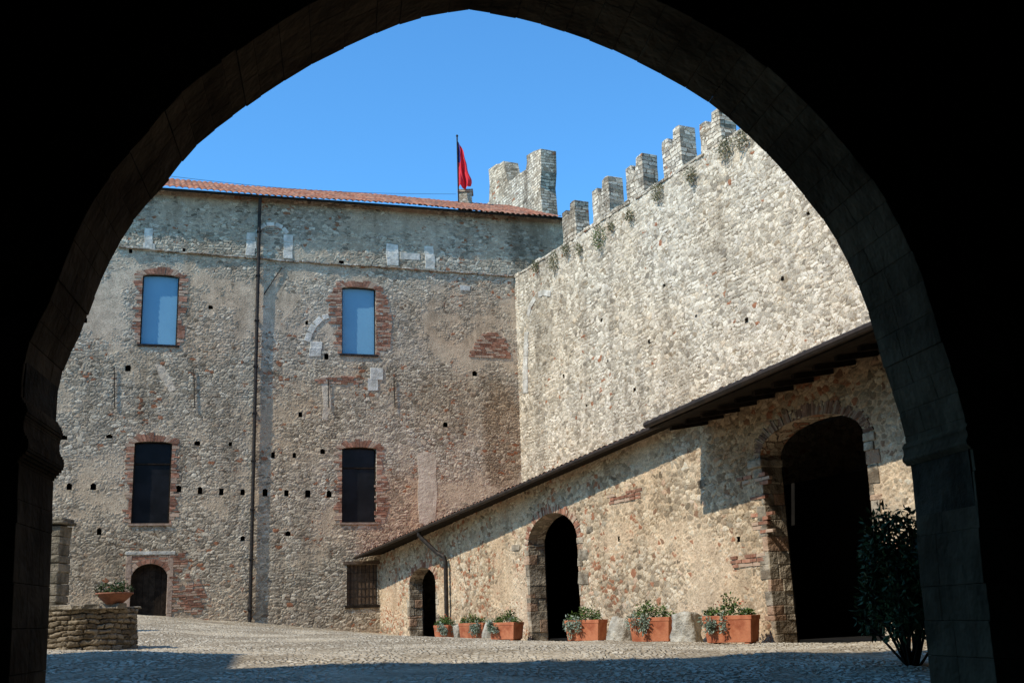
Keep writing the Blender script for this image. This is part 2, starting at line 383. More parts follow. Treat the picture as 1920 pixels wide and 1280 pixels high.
# ================= FACADE BUILDING
def frect(f,x0,y0,x1,y1,rise=0,off=0):
    cx,cy=(x0+x1)/2,(y0+y1)/2
    return Op(f.hit(x0,cy,off)[0],f.hit(x1,cy,off)[0],f.hit(cx,y1,off)[1],f.hit(cx,y0,off)[1],rise)
fL=FAC.hit(-60,800)[0]; fR=FAC.hit(1062,430)[0]
OV=.40
ev0=FAC.hit(320,354,OV); ev1=FAC.hit(1048,408,OV)
def fe(s): return ev0[1]+(ev1[1]-ev0[1])*(s-ev0[0])/(ev1[0]-ev0[0])
bld=empty('castle_building','tall rubble stone castle building with tiled roof and narrow windows','building',FAC)
upW=[frect(FAC,265,514,334,646,.08),frect(FAC,641,538,705,664,.08)]
loW=[frect(FAC,249,827,320,981,.07),frect(FAC,641,838,706,979,.07)]
door=frect(FAC,244,1056,313,1172,.45); grate=frect(FAC,650,1058,708,1133)
holes=[]
hp=[(130,912),(175,912),(335,916),(375,919),(415,921),(455,922),(497,923),(537,924),(577,925),(617,926),(205,818),(370,831),(432,832),(512,853),(552,853),(605,846),
(395,576),(575,605),(835,796),(563,777),(455,1009),(240,690),(160,600),(612,668),(540,1000),(120,820),(186,996),(245,470),(345,470),(890,700),(640,492)]
for (x,y) in hp:
    s,z=FAC.hit(x,y); row=905<y<930
    a=random.uniform(.07,.095) if row else random.uniform(.045,.10); b=random.uniform(.10,.13) if row else random.uniform(.06,.12); holes.append(Op(s-a,s+a,z-b,z+b,b*.5))
fo=upW+loW+[door,grate]+holes
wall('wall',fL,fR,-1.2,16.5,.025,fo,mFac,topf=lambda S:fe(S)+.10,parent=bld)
g=Geo(); g.box(fL,fR,.32,.5,-1.2,fe(fL)); g.make('dark_backing',[mDark],parent=bld)  # near-black sheet standing for the darkness behind holes and windows
g=Geo(); g.box(fL,fR+.0,.52,9,-1.2,14.2); g.make('building_mass',[mFacB],parent=bld)
def sub(name,lab):
    w=bpy.data.objects.new(name,None); link(w); w.parent=bld; w["label"]=lab; return w
def rv(o,par):
    g=Geo(); reveal(g,o,-.012,.32); g.make('reveal',[mFacB],parent=par)
def window(o,pane,upper,lab):
    w=sub('window',lab); rv(o,w)
    g=Geo(); y=.14
    poly=[(o.s0,o.z0),(o.s1,o.z0)]+list(reversed(o.arc(10)))
    g.prism([(a,b) for a,b in poly],y+.02,y+.04); g.make('pane',[pane],parent=w)
    g=Geo(); fwd=.04
    g.box(o.s0,o.s0+fwd,y-.03,y+.019,o.z0,o.z1-o.rise); g.box(o.s1-fwd,o.s1,y-.03,y+.019,o.z0,o.z1-o.rise)
    g.box(o.s0+fwd,o.s1-fwd,y-.03,y+.019,o.z0,o.z0+fwd)
    a=o.arc(10); b=o.arc(10,-fwd)
    for i in range(10):
        g.hexa([(b[i][0],y-.03,b[i][1]),(b[i+1][0],y-.03,b[i+1][1]),(b[i+1][0],y+.019,b[i+1][1]),(b[i][0],y+.019,b[i][1]),
                (a[i][0],y-.03,a[i][1]),(a[i+1][0],y-.03,a[i+1][1]),(a[i+1][0],y+.019,a[i+1][1]),(a[i][0],y+.019,a[i][1])])
    if not upper:
        zc=o.z0+(o.z1-o.z0)*.72; g.box(o.s0+fwd,o.s1-fwd,y-.02,y+.018,zc,zc+.04)
    g.make('frame',[mIron if upper else mWood],parent=w)
    g=Geo(); g.box(o.s0-.08,o.s1+.08,-.05,.12,o.z0-.07,o.z0-.003,j=.004); g.make('sill',[mIron if upper else mPink],parent=w,bevel=.006)
    g=Geo(); arch_bricks(g,Op(o.s0,o.s1,o.z0,o.z1,o.rise),.27,-.020,.05,18,rag=.6); g.make('brick_head',[mBrick],parent=w)
    for sd,x in ((-1,o.s0-.003),(1,o.s1+.003)):
        g=Geo(); jamb(g,x,sd,o.z0,o.z1-o.rise+.02,.075,.05,.30,-.016,.08); g.make('brick_jamb',[mBrick],parent=w)
for o in upW: window(o,mBlind,True,'upper window with pale blue blind in brick surround')
for o in loW: window(o,mGlass,False,'dark glazed window in brick surround')
# door
d=sub('door','small arched plank door in flat pinkish stone surround'); rv(door,d)
g=Geo(); n=6
zb=ground_at(FAC.world((door.s0+door.s1)/2,0,0))-.05
for i in range(n):
    a=door.s0+(door.s1-door.s0)*i/n; b=door.s0+(door.s1-door.s0)*(i+1)/n
    g.box(a+.004,b-.004,.2,.24,zb,door.z1,j=.002)
g.make('leaf',[mWood],parent=d)
for sd,x in ((-1,door.s0),(1,door.s1)):
    g=Geo(); jamb(g,x,sd,zb-.3,door.z1+.26,.6,.16,.18,-.025,.2); g.make('jamb',[mPink],parent=d,bevel=.01)
g=Geo(); arch_bricks(g,door,.16,-.02,.2,14); g.make('arch',[mBrick],parent=d)
g=Geo()
zc_=door.z1-.30
while zc_<door.z1+.25:
    x=door.s0+.005
    while x<door.s1-.02:
        w_=min(random.uniform(.16,.24),door.s1-.005-x)
        cc=(door.s0+door.s1)/2; hw=(door.s1-door.s0)/2+.16
        zt_=door.z1-door.rise+(door.rise+.16)*math.sqrt(max(0,1-((x+w_/2-cc)/hw)**2))
        if zc_>zt_-.02: g.box(x,x+w_-.01,-.014,.06,zc_,zc_+.058,j=.004)
        x+=w_
    zc_+=.07
g.make('brick_infill',[mBrick],parent=d)
g=Geo(); g.box(door.s0-.2,door.s1+.2,-.035,.1,door.z1+.27,door.z1+.38,j=.008); g.make('lintel',[mPale],parent=d,bevel=.012)
# shuttered window
d=sub('shuttered_window','ground level window with weathered brown shutters behind iron bars'); rv(grate,d)
g=Geo(); n=8
for i in range(n):
    a=grate.s0+(grate.s1-grate.s0)*i/n; b=grate.s0+(grate.s1-grate.s0)*(i+1)/n
    g.box(a+.006,b-.006,.12,.15,grate.z0,grate.z1,j=.003)
g.make('shutters',[mShut],parent=d)
g=Geo()
for i in range(1,8):
    x=grate.s0+(grate.s1-grate.s0)*i/8; g.tube([(x,.04,grate.z0),(x,.04,grate.z1)],.009,6)
for i in range(1,5):
    z=grate.z0+(grate.z1-grate.z0)*i/5; g.tube([(grate.s0,.05,z),(grate.s1,.05,z)],.009,6)
g.make('grille',[mCopper],parent=d)
g=Geo(); g.box(grate.s0-.12,grate.s1+.12,-.04,.06,grate.z1+.01,grate.z1+.12,j=.005); g.make('lintel',[mShut],parent=d,bevel=.006)
g=Geo(); g.box(grate.s0-.06,grate.s1+.06,-.05,.06,grate.z0-.10,grate.z0-.01,j=.005); g.make('sill',[mWood],parent=d,bevel=.006)
# string course
g=Geo(); pts=[(215,463),(330,473),(480,484),(600,494),(750,503),(860,511),(962,518)]
P=[FAC.hit(*p) for p in pts]
for a,b in zip(P[:-1],P[1:]):
    n=max(1,int((b[0]-a[0])/.35))
    for i in range(n):
        f0,f1=i/n,(i+1)/n; x0=a[0]+(b[0]-a[0])*f0; x1=a[0]+(b[0]-a[0])*f1; z=a[1]+(b[1]-a[1])*(f0+f1)/2+random.uniform(-.02,.02)
        g.box(x0+.002,x1-.002,-random.uniform(.06,.12),.05,z-.03,z+.025,j=.01)
g.make('string_course',[mFacB],parent=bld,bevel=.006)
def wstone(x0,y0,x1,y1):
    g=Geo(); o=frect(FAC,x0,y0,x1,y1); n=max(1,round((o.z1-o.z0)/.32)); 
    for i in range(n):
        e=random.uniform(-.05,.05); g.box(o.s0+min(0,e),o.s1+max(0,e),-.022,.05,o.z0+(o.z1-o.z0)*i/n+.001,o.z0+(o.z1-o.z0)*(i+1)/n-.001,j=.014)
    g.make('stone_insert',[mWhite],parent=bld,bevel=.01)
for r in [(271,428,286,470),(268,456,291,471),(462,437,478,480),(533,440,549,485),(725,458,747,498),(797,462,813,505),(750,474,785,487),(694,690,718,712),(692,710,709,732),(582,640,602,668),(862,535,880,545)]: wstone(*r)
def arcstones(f,pts,w,par,name='arch_remains',m=None):
    Q=[f.hit(*p) for p in pts]; g=Geo()
    for a,b in zip(Q[:-1],Q[1:]):
        dx,dz=b[0]-a[0],b[1]-a[1]; l=math.hypot(dx,dz); ww=w*random.uniform(.85,1.1); nx,nz=-dz/l*ww,dx/l*ww
        k=.985
        g.hexa([(a[0],-.024,a[1]),(a[0]+dx*k,-.024,a[1]+dz*k),(a[0]+dx*k,.04,a[1]+dz*k),(a[0],.04,a[1]),(a[0]+nx,-.024,a[1]+nz),(a[0]+dx*k+nx,-.024,a[1]+dz*k+nz),(a[0]+dx*k+nx,.04,a[1]+dz*k+nz),(a[0]+nx,.04,a[1]+nz)])
    g.make(name,[m or mWhite],parent=par,bevel=.008)
arcstones(FAC,[(484,446),(487,432),(500,424),(515,424),(528,430),(536,440)],.14,bld)
arcstones(FAC,[(581,642),(586,626),(594,612),(606,600),(618,597)],.2,bld)
def bpatch(poly_px,dens=.85):
    g=Geo(); Q=[FAC.hit(*p) for p in poly_px]; zs=[q[1] for q in Q]
    z=min(zs)
    while z<max(zs):
        xs=[]
        for a,b in zip(Q,Q[1:]+Q[:1]):
            if (a[1]-z)*(b[1]-z)<0: xs.append(a[0]+(b[0]-a[0])*(z-a[1])/(b[1]-a[1]))
        if len(xs)>=2:
            x=min(xs)+random.uniform(-.08,.08); X1=max(xs)
            while x<X1:
                w=random.uniform(.17,.26)
                if random.random()<dens: g.box(x,min(x+w-.012,X1+.06),-random.uniform(.016,.028),.05,z,z+.058,j=.005)
                x+=w
        z+=.073
    g.make('brick_patch',[mBrick],parent=bld)
bpatch([(880,672),(884,656),(892,643),(904,631),(918,624),(932,626),(945,636),(952,650),(957,672)],.98)
bpatch([(585,712),(640,706),(690,712),(660,724),(600,722)],.8)
bpatch([(345,1110),(370,1088),(385,1120),(372,1155),(350,1150)])
bpatch([(706,900),(720,890),(730,930),(716,985),(706,980)],.7)
bpatch([(322,1040),(345,1035),(350,1060),(330,1075)])
bpatch([(708,560),(722,556),(732,600),(728,655),(708,660)],.9)
bpatch([(614,560),(636,530),(638,600),(620,610)],.8)
bpatch([(320,1080),(350,1075),(360,1100),(345,1140),(322,1150)],.7)
for poly in [[(781,850),(798,846),(815,850),(819,868),(817,890),(820,920),(818,950),(816,978),(800,984),(786,980),(783,930),(785,895)],[(601,706),(614,703),(619,735),(622,762),(612,788),(604,785),(606,750)],[(290,682),(303,684),(314,696),(330,730),(318,735),(300,708)]]:
    g=Geo(); Q=[FAC.hit(*p) for p in poly]
    g.prism(list(reversed(Q)),-.007,.03); g.make('plaster_patch',[mPlaster],parent=bld,bevel=.006)
for a,b in [((214,688),(215,765)),((363,692),(365,765)),((615,710),(616,765)),((738,708),(740,765)),((528,502),(495,552))]:
    g=Geo(); A,B=FAC.hit(*a),FAC.hit(*b); g.tube([(A[0],-.05,A[1]),(B[0],-.05,B[1])],.018,6); g.make('iron_tie',[mIron],parent=bld)
# roof
def tiles(name,s0,s1,Pf,runf,nrow,pitch=.21,amp=.05,evj=.015,**kw):
    ncol=int((s1-s0)/pitch); k=6
    u=[];h=[]
    for c in range(ncol):
        for i in range(k):
            u.append(s0+(c+i/k)*pitch); h.append(amp*abs(math.sin(math.pi*i/k))**.8)
    u=np.array(u); h=np.array(h); v=[];st=[]
    for r in range(nrow): v+=[r/nrow,(r+.97)/nrow]; st+=[.028,0]
    v=np.array(v); st=np.array(st); jit=rng.normal(0,.006,(ncol,nrow)).repeat(k,0).repeat(2,1)
    ev=rng.normal(0,evj,ncol).repeat(k)
    Sg,Vg=np.meshgrid(u,v,indexing='ij'); R=runf(Sg)
    X,Y,Z=Pf(Sg,Vg*R); Z=Z+h[:,None]+st[None,:]+jit; Y=Y+ev[:,None]*(Vg<.01)
    return grid_mesh(name,X,Y,Z,np.ones((len(u)-1,len(v)-1),bool),mTile,**kw)
pt=math.tan(math.radians(24.1))
tiles('roof',fL,fR-.1,lambda S,V:(S,-OV-.05+V,fe(S)+V*pt+.03*np.sin(S*.7+1)),lambda S:6.5+0*S,20,parent=bld)
g=Geo(); b=[(fL,-OV+.02,fe(fL)-.07),(fR-.1,-OV+.02,fe(fR)-.07),(fR-.1,.3,fe(fR)+(OV+.31)*pt-.10),(fL,.3,fe(fL)+(OV+.31)*pt-.10)]
g.hexa(b+[(p[0],p[1],p[2]+.08) for p in b]); g.make('eave_boards',[mWood],parent=bld)
# drainpipe
pa,pb=FAC.hit(487,378,.1),FAC.hit(468,1172,.1)
g=Geo(); g.tube([(pa[0]-.0,-.3,fe(pa[0])),(pa[0],-.25,fe(pa[0])-.15),(pa[0],-.14,pa[1]-.4),(pa[0],-.12,pa[1]-1),((pa[0]+pb[0])/2,-.12,(pa[1]+pb[1])/2),(pb[0],-.12,pb[1]-.1)],.06,10)
for i in range(9):
    f=(i+.7)/9; z=pa[1]+(pb[1]-pa[1])*f; x=pa[0]+(pb[0]-pa[0])*f; g.box(x-.08,x+.08,-.19,.0,z-.02,z+.02)
g.make('drainpipe',[mIron],parent=bld)

# ================= CURTAIN WALL
cw=empty('curtain_wall','high pale rubble stone castle wall with swallowtail battlements','wall',CUR)
ct0=CUR.hit(975,510); ct1=CUR.hit(1385,243)
def ctop(s): return ct0[1]+(ct1[1]-ct0[1])*(s-ct0[0])/(ct1[0]-ct0[0])
ch=[]
for (x,y) in [(1467,522),(1305,592),(1217,640),(1140,676),(1128,600),(1245,535),(1057,705),(1400,600),(1515,400),(1100,760),(1190,730)]:
    s,z=CUR.hit(x,y); a=random.uniform(.035,.075); ch.append(Op(s-a,s+a,z-a,z+a,a*.8))
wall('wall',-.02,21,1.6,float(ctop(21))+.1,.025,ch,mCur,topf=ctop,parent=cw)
g=Geo()
g.hexa([(-.3,.1,-1.5),(40,.1,-1.5),(40,2,-1.5),(-.3,2,-1.5),(-.3,.1,ctop(-.3)-.02),(40,.1,ctop(40)-.02),(40,2,ctop(40)-.02),(-.3,2,ctop(-.3)-.02)])
g.make('wall_core',[mCurB],parent=cw)
g=Geo(); g.hexa([(21,0,1.2),(40,0,1.2),(40,.09,1.2),(21,.09,1.2),(21,0,ctop(21)),(40,0,ctop(40)),(40,.09,ctop(40)),(21,.09,ctop(21))]); g.make('wall_end',[mCurB],parent=cw)
g=Geo()
for i in range(60):
    s=i*.36; z=ctop(s+.3)
    g.box(s+.003,s+.357,-random.uniform(.0,.05),.3,z-.10,z+random.uniform(-.03,.06),j=.02)
g.make('parapet_ledge',[mCurB],parent=cw,bevel=.02)
def merlon(s0,s1,hh,th=.5):
    g=Geo(); L=s1-s0; z=min(ctop(s0),ctop(s1))-.1
    zt=ctop(s1)+hh
    def J(a): return random.uniform(-a,a)
    # two flat-topped horns with a notch between them
    prof=[(s0+J(.02),zt-.13*hh),(s0+L*.16,zt-.12*hh+J(.02)),(s0+L*.33,zt-.13*hh+J(.02)),(s0+L*.37,zt-.26*hh),(s0+L*.50,zt-.42*hh+J(.03)),(s0+L*.60,zt-.26*hh),(s0+L*.64,zt-.03*hh+J(.02)),(s0+L*.82,zt+J(.02)),(s1+J(.02),zt-.01)]
    poly=[(s0,z),(s1,z)]
    k=6; poly+=[(s1+random.uniform(-.025,.02),z+(prof[-1][1]-z)*i/k) for i in range(1,k)]
    poly+=list(reversed(prof)); poly+=[(s0+random.uniform(-.02,.025),prof[0][1]-(prof[0][1]-z)*i/k) for i in range(1,k)]
    g.prism(poly,0,th); return g.make('merlon',[mCurB],parent=cw,bevel=.012)
mp=[(1056,1080,372),(1112,1143,326),(1175,1207,283),(1243,1278,230),(1314,1352,197)]
for a,b,t_ in mp:
    sa=CUR.hit(a,t_+80)[0]; sb,zt=CUR.hit(b,t_); sb2=CUR.hit(b,t_+60)[0]
    merlon(sa,sb2,zt-ctop(sb2),.55)
sa=CUR.hit(1314,270)[0]; sb=CUR.hit(1352,270)[0]; pit=(sb+sa)/2-(CUR.hit(1243,310)[0]+CUR.hit(1278,310)[0])/2
for i in range(1,7): merlon(sa+pit*i,sb+pit*i,1.5,.55)
arcstones(CUR,[(981,738),(981,712),(981,690),(982,668),(983,645),(984,622)],-.36,cw,m=mPale)
arcstones(CUR,[(988,590),(993,570),(1002,555)],-.24,cw,m=mPale)
arcstones(CUR,[(1010,547),(1020,543),(1034,545)],-.2,cw,m=mPale)

# ================= TOWER behind
TWR=Frame(at_depth(1016,398,45),CUR.A)
tw=empty('battlement_tower','stone tower top with large swallowtail merlon','tower',TWR)
g=Geo()
Q=[TWR.hit(*p) for p in [(905,388),(917,378),(918,345),(916,318),(930,308),(937,307),(944,302),(948,320),(952,340),(962,336),(970,328),(986,318),(988,305),(987,292),(1000,284),(1014,279),(1015,320),(1013,350),(1017,398)]]
low=[(Q[-1][0],8.0),(Q[0][0],8.0)]
poly=Q+low
g.prism(list(reversed(poly)),0,.75); g.make('merlon',[mCurB],parent=tw)
tb_=at_depth(873,378,44.6); tt=at_depth(873,359,44.6)
cb=empty('roof_turret','small stone block standing behind the tiled roof','turret',loc=Vector((tb_.x,tb_.y,12)))
g=Geo(); hx=13*44.6/2080
g.box(-hx,hx,-.25,.3,0,tt.z-12-.12,j=.02); g.make('masonry',[mFacB],parent=cb,bevel=.02)
g=Geo(); g.box(-hx-.05,hx+.05,-.29,.34,tt.z-12-.119,tt.z-12,j=.015); g.make('cap',[mFacB],parent=cb,bevel=.02)
# flagpole
fp=at_depth(857,256,44); fl=empty('flagpole','thin flagpole with limp red and navy flag','flag',loc=Vector((fp.x,fp.y,10)))
g=Geo(); g.tube([(0,0,0),(0,0,fp.z-10)],.03,8); g.lathe([(0,fp.z-10+.1),(.05,fp.z-10+.05),(.05,fp.z-10),(0,fp.z-10-.02)],8); g.make('pole',[mIron],parent=fl)
zt=at_depth(857,264,44).z-10; zb_=at_depth(857,352,44).z-10; sc=44/2080
wid=[5,8,11,13,14,15,16,18,20,22,24,25,24]
nu,nv=20,36; V=[];Fc=[];fm=[]
for j in range(nv+1):
    v=j/nv; f=v*(len(wid)-1); i0=min(int(f),len(wid)-2); w=(wid[i0]+(wid[i0+1]-wid[i0])*(f-i0))*sc*1.05
    for i in range(nu+1):
        u=i/nu
        V.append((.02+u*w+.02*math.sin(v*17)*u, (.10*math.sin(u*11+v*3)+.05*math.sin(u*23-v*5))*(.3+v), zt+(zb_-zt)*v-.25*(1-v)*u+.06*math.sin(u*7+1)*v))
for j in range(nv):
    for i in range(nu):
        a=j*(nu+1)+i; Fc.append((a,a+1,a+nu+2,a+nu+1)); fm.append(1 if (i<nu*.45-j*.25 and j<nv*.45) else 0)
mk('flag_cloth',V,Fc,[mRed,mNavy],parent=fl,smooth=True,fm=fm)
a=at_depth(250,322,36); b=at_depth(855,364,44); g=Geo(); g.tube([a.lerp(b,i/12)-Vector((0,0,.25*math.sin(math.pi*i/12))) for i in range(13)],.007,5)
g.make('overhead_cable',[mIron],label='thin dark cable strung above the tiled roof',cat='cable')

# ================= LOW BUILDING
lb=empty('low_building','long low rubble stone outbuilding with arched doorways and lean-to roof','building',LOW)
def zo(px,py,off): return LOW.hit(px,py,off)
e0=zo(663,1046,.82); e1=zo(1215,806,.38); e2=zo(1215,794,1.22); e3=zo(1650,602,1.22)
OV2=1.22
sj=e2[0]
def ze1(s): return e0[1]+(e1[1]-e0[1])*(s-e0[0])/(e1[0]-e0[0])
def ze2(s): return e2[1]+(e3[1]-e2[1])*(s-e2[0])/(e3[0]-e2[0])
def ov1(s): return .82+(.38-.82)*np.clip(s/sj,0,1)
pr=math.tan(math.radians(9))
def wtop(S): return np.where(S<sj,ze1(S)+.3*pr,ze2(S)+.9*pr)
def zr(S,y): return np.where(S<sj,ze1(S)+(y+ov1(S))*pr,ze2(S)+(y+OV2)*pr)
def ldoor(x0,x1,xc,yc,rise):
    return Op(LOW.hit(x0,1100)[0],LOW.hit(x1,1100)[0],-1.3,LOW.hit(xc,yc)[1],rise)
doors=[ldoor(768,817,795,1063,.45),ldoor(994,1087,1040,960,.66),ldoor(1447,1652,1560,768,.48)]
hl=[]
for (x,y) in [(730,1085),(1160,1010),(1385,1010),(880,1070)]:
    s,z=LOW.hit(x,y); hl.append(Op(s-.045,s+.045,z-.05,z+.05,.03))
sEnd=LOW.inv@GAT.world(6,0,0); sE=sEnd.x+1
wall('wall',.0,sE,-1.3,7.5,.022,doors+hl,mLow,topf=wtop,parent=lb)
ssx=[0]; 
for o in doors: ssx+=[o.s0,o.s1]
ssx.append(sE); g=Geo()
for i in range(0,len(ssx),2):
    a,b=ssx[i],ssx[i+1]; g.hexa([(a,.43,-1.3),(b,.43,-1.3),(b,.46,-1.3),(a,.46,-1.3),(a,.43,float(zr(a,.42))-.03),(b,.43,float(zr(b-1e-3,.42))-.03),(b,.46,float(zr(b-1e-3,.45))-.03),(a,.46,float(zr(a,.45))-.03)])
for o in doors:
    g.box(o.s0,o.s1,.43,.46,o.z1-.05,float(zr((o.s0+o.s1)/2,.42))-.05)
g.make('dark_backing',[mDark],parent=lb)  # near-black inner skin, interior darkness put into its colour
g=Geo(); g.box(.1,sE,2.2,2.3,-1.5,float(ze1(0))+.2); g.make('dark_backdrop',[mDark],parent=lb)  # added near-black screen that keeps the open doorways dark
g=Geo(); g.box(.1,sE,.47,2.19,-1.3,-.50); g.make('dark_floor_backing',[mDark],parent=lb)
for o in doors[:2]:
    g=Geo(); g.box(o.s1+.8,o.s1+.85,.47,2.19,-.49,2.2); g.make('dark_side_backing',[mDark],parent=lb)
for di,o in enumerate(doors):
    dw=bpy.data.objects.new('doorway',None); link(dw); dw.parent=lb; dw["label"]=('small','medium','large')[di]+' open arched doorway with worn stone jambs'
    g=Geo(); reveal(g,o,-.01,.43,close=False); g.make('reveal',[mLowB],parent=dw)
    hgt=(.16,.19,.20)[di]; gb=ground_at(LOW.world(o.s0,0,0))-.1
    for sd,x in ((-1,o.s0+.015),(1,o.s1-.015)):
        g=Geo(); jamb(g,x,sd,gb,o.z1-o.rise,hgt,.03,.30,-.012,.42,.012,gap=.003,split=1); g.make('jamb',[mQuoin],parent=dw,bevel=.025)
    if di==2:
        g=Geo(); zi=o.z1-o.rise-.16; g.box(o.s0-.30,o.s0+.07,-.07,.42,zi,zi+.13,j=.01); g.make('impost',[mQuoin],parent=dw,bevel=.02)
    g=Geo(); arch_bricks(g,o,.22,-.010,.42,(30,62,84)[di],.010,rag=.5); g.make('arch',[mBrickD if di==2 else mBrick],parent=dw)
for px0,py0,px1,py1 in [(1085,1030,1103,1050),(1085,1075,1104,1095),(960,1020,975,1032),(1100,985,1112,1000),(1310,898,1322,915)]:
    g=Geo(); o=frect(LOW,px0,py0,px1,py1); g.box(o.s0,o.s1,-.018,.04,o.z0,o.z1,j=.02); g.make('large_stone',[mQuoin],parent=lb,bevel=.03)
def lbrick(px0,py0,px1,py1,dens=.6):
    o=frect(LOW,px0,py0,px1,py1); g=Geo(); z=o.z0
    while z<o.z1:
        x=o.s0+random.uniform(-.1,.1)
        while x<o.s1+random.uniform(-.1,.1):
            w=random.uniform(.16,.25)
            if random.random()<dens: g.box(x,x+w-.012,-random.uniform(.014,.026),.05,z,z+.055,j=.006)
            x+=w
        z+=.072
    g.make('brick_patch',[mBrick],parent=lb)
lbrick(1370,1045,1425,1062,.95); lbrick(1140,925,1200,940,.7); lbrick(1382,895,1440,912,.6); lbrick(1410,935,1440,1000,.4)
def gap(S):
    px_=LOW.O.x+LOW.A.x*S; py_=LOW.O.y+LOW.A.y*S
    num=(CUR.O.x-px_)*CUR.N.x+(CUR.O.y-py_)*CUR.N.y
    return num/(LOW.N.x*CUR.N.x+LOW.N.y*CUR.N.y)
tiles('roof',0.02,sj-.02,lambda S,V:(S,-ov1(S)+V,ze1(S)+V*pr),lambda S:gap(S)+ov1(S)+.2,16,amp=.035,evj=.008,parent=lb)
tiles('roof',sj-.1,sE,lambda S,V:(S,-OV2+V,ze2(S)+V*pr),lambda S:gap(S)+OV2+.2,20,amp=.035,evj=.008,parent=lb)
g=Geo()
def slab(a,b,za,zb_,ya,yb,th,dz=0):
    g.hexa([(a,ya(a),za(a)+dz-th),(b,ya(b),za(b)+dz-th),(b,yb,za(b)+dz-th+(yb-ya(b))*pr),(a,yb,za(a)+dz-th+(yb-ya(a))*pr),
            (a,ya(a),za(a)+dz),(b,ya(b),za(b)+dz),(b,yb,za(b)+dz+(yb-ya(b))*pr),(a,yb,za(a)+dz+(yb-ya(a))*pr)])
slab(0,sj,ze1,ze1,lambda s:-float(ov1(s)),.4,.04,-.01); g.make('eave_boards',[mWood],parent=lb)
g=Geo(); slab(sj,sE,ze2,ze2,lambda s:-OV2+.02,.4,.09,-.01); g.make('eave_boards',[mWood],parent=lb)
g=Geo(); s=sj+.05
while s<sE:
    z=float(ze2(s)); g.hexa([(s,-.8,z-.125),(s+.07,-.8,z-.125),(s+.07,0.1,z-.125+1.0*pr),(s,.1,z-.125+1.0*pr),(s,-.8,z-.05),(s+.07,-.8,z-.05),(s+.07,.1,z-.05+1.0*pr),(s,.1,z-.05+1.0*pr)]); s+=.5
g.make('rafters',[mWood],parent=lb)
g=Geo(); g.tube([(0,-.86,float(ze1(0))-.03),(sj,-.42,float(ze1(sj))-.03)],.05,8); g.make('gutter',[mCopper],parent=lb)
g=Geo(); g.tube([(sj,-OV2-.05,float(ze2(sj))-.03),(sE,-OV2-.05,float(ze2(sE))-.03)],.06,8); g.make('gutter',[mCopper],parent=lb)
d1=LOW.hit(785,1000,.7); d2=LOW.hit(836,1045,.12)
zg=ground_at(LOW.world(d2[0],-.1,0)); yo=-float(ov1(d1[0]))
g=Geo(); ztp=float(ze1(d1[0]))
g.tube([(d1[0],yo,ztp-.03),(d1[0],yo,ztp-.16),(d1[0]+.04,yo+.05,ztp-.24),(d2[0]-.25,-.30,d2[1]+.16),(d2[0]-.05,-.16,d2[1]+.03),(d2[0],-.13,d2[1]-.12),(d2[0],-.13,zg)],.062,10)
g.make('drainpipe',[mIron],parent=lb)

# ================= GATE BUILDING
gb=empty('gate_building','dark vaulted gatehouse with pointed stone arch','building',GAT)
sil=[(88,1300),(92,1100),(97,960),(101,850),(104,770),(117,695),(150,625),(176,555),(205,490),(250,412),(316,335),(368,271),(437,216),(490,179),(585,120),(705,62),(790,32),(880,17),
 (968,32),(1060,58),(1150,92),(1240,137),(1330,190),(1402,250),(1472,322),(1545,410),(1590,488),(1630,585),(1660,690),(1688,775),(1708,865),(1718,960),(1729,1100),(1746,1300)]
IN=[GAT.hit(*p) for p in sil]
IN[0]=(IN[0][0],-1.7); IN[-1]=(IN[-1][0],-1.7)
def smooth(pts):
    out=[]
    n=len(pts)
    for i in range(n-1):
        p0=pts[max(i-1,0)];p1=pts[i];p2=pts[i+1];p3=pts[min(i+2,n-1)]
        for k in range(2):
            t_=k/2; t2=t_*t_; t3=t2*t_
            out.append(tuple(.5*(2*p1[c]+(p2[c]-p0[c])*t_+(2*p0[c]-5*p1[c]+4*p2[c]-p3[c])*t2+(3*p1[c]-p0[c]-3*p2[c]+p3[c])*t3) for c in range(2)))
    return out+[pts[-1]]
IN=smooth(IN[:18])[:-1]+smooth(IN[17:])
wR=.45
OUT=[]
for i,(a,b) in enumerate(IN):
    p=IN[max(i-1,0)]; q=IN[min(i+1,len(IN)-1)]
    dx,dz=q[0]-p[0],q[1]-p[1]; l=math.hypot(dx,dz); OUT.append((a-dz/l*wR,b+dx/l*wR))
OUT[0]=(OUT[0][0],-1.7); OUT[-1]=(OUT[-1][0],-1.7)
TH=.78
g=Geo()
for i in range(len(IN)-1):
    a,b,c,d_=IN[i],IN[i+1],OUT[i+1],OUT[i]
    l=math.hypot(b[0]-a[0],b[1]-a[1]); n=max(1,round(l/.26))
    for k in range(n):
        f0=k/n+.0008; f1=(k+1)/n-.0008
        L=lambda p,q,f:(p[0]+(q[0]-p[0])*f,p[1]+(q[1]-p[1])*f)
        jj=random.uniform(-.009,.009)
        p0,p1,q0,q1=L(a,b,f0),L(a,b,f1),L(d_,c,f0),L(d_,c,f1)
        p0=L(p0,q0,jj+random.uniform(-.005,.005)); p1=L(p1,q1,jj+random.uniform(-.005,.005))
        y0=-TH-.03+random.uniform(-.012,.012); y1=.02
        ym=-TH*.5+random.uniform(-.2,.2)
        for ya,yb in ((y0,ym-.0005),(ym+.0005,y1)):
            g.hexa([(p0[0],ya,p0[1]),(p1[0],ya,p1[1]),(p1[0],yb,p1[1]),(p0[0],yb,p0[1]),(q0[0],ya,q0[1]),(q1[0],ya,q1[1]),(q1[0],yb,q1[1]),(q0[0],yb,q0[1])])
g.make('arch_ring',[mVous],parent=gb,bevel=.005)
ztop=12.4; s0g,s1g=-32,15
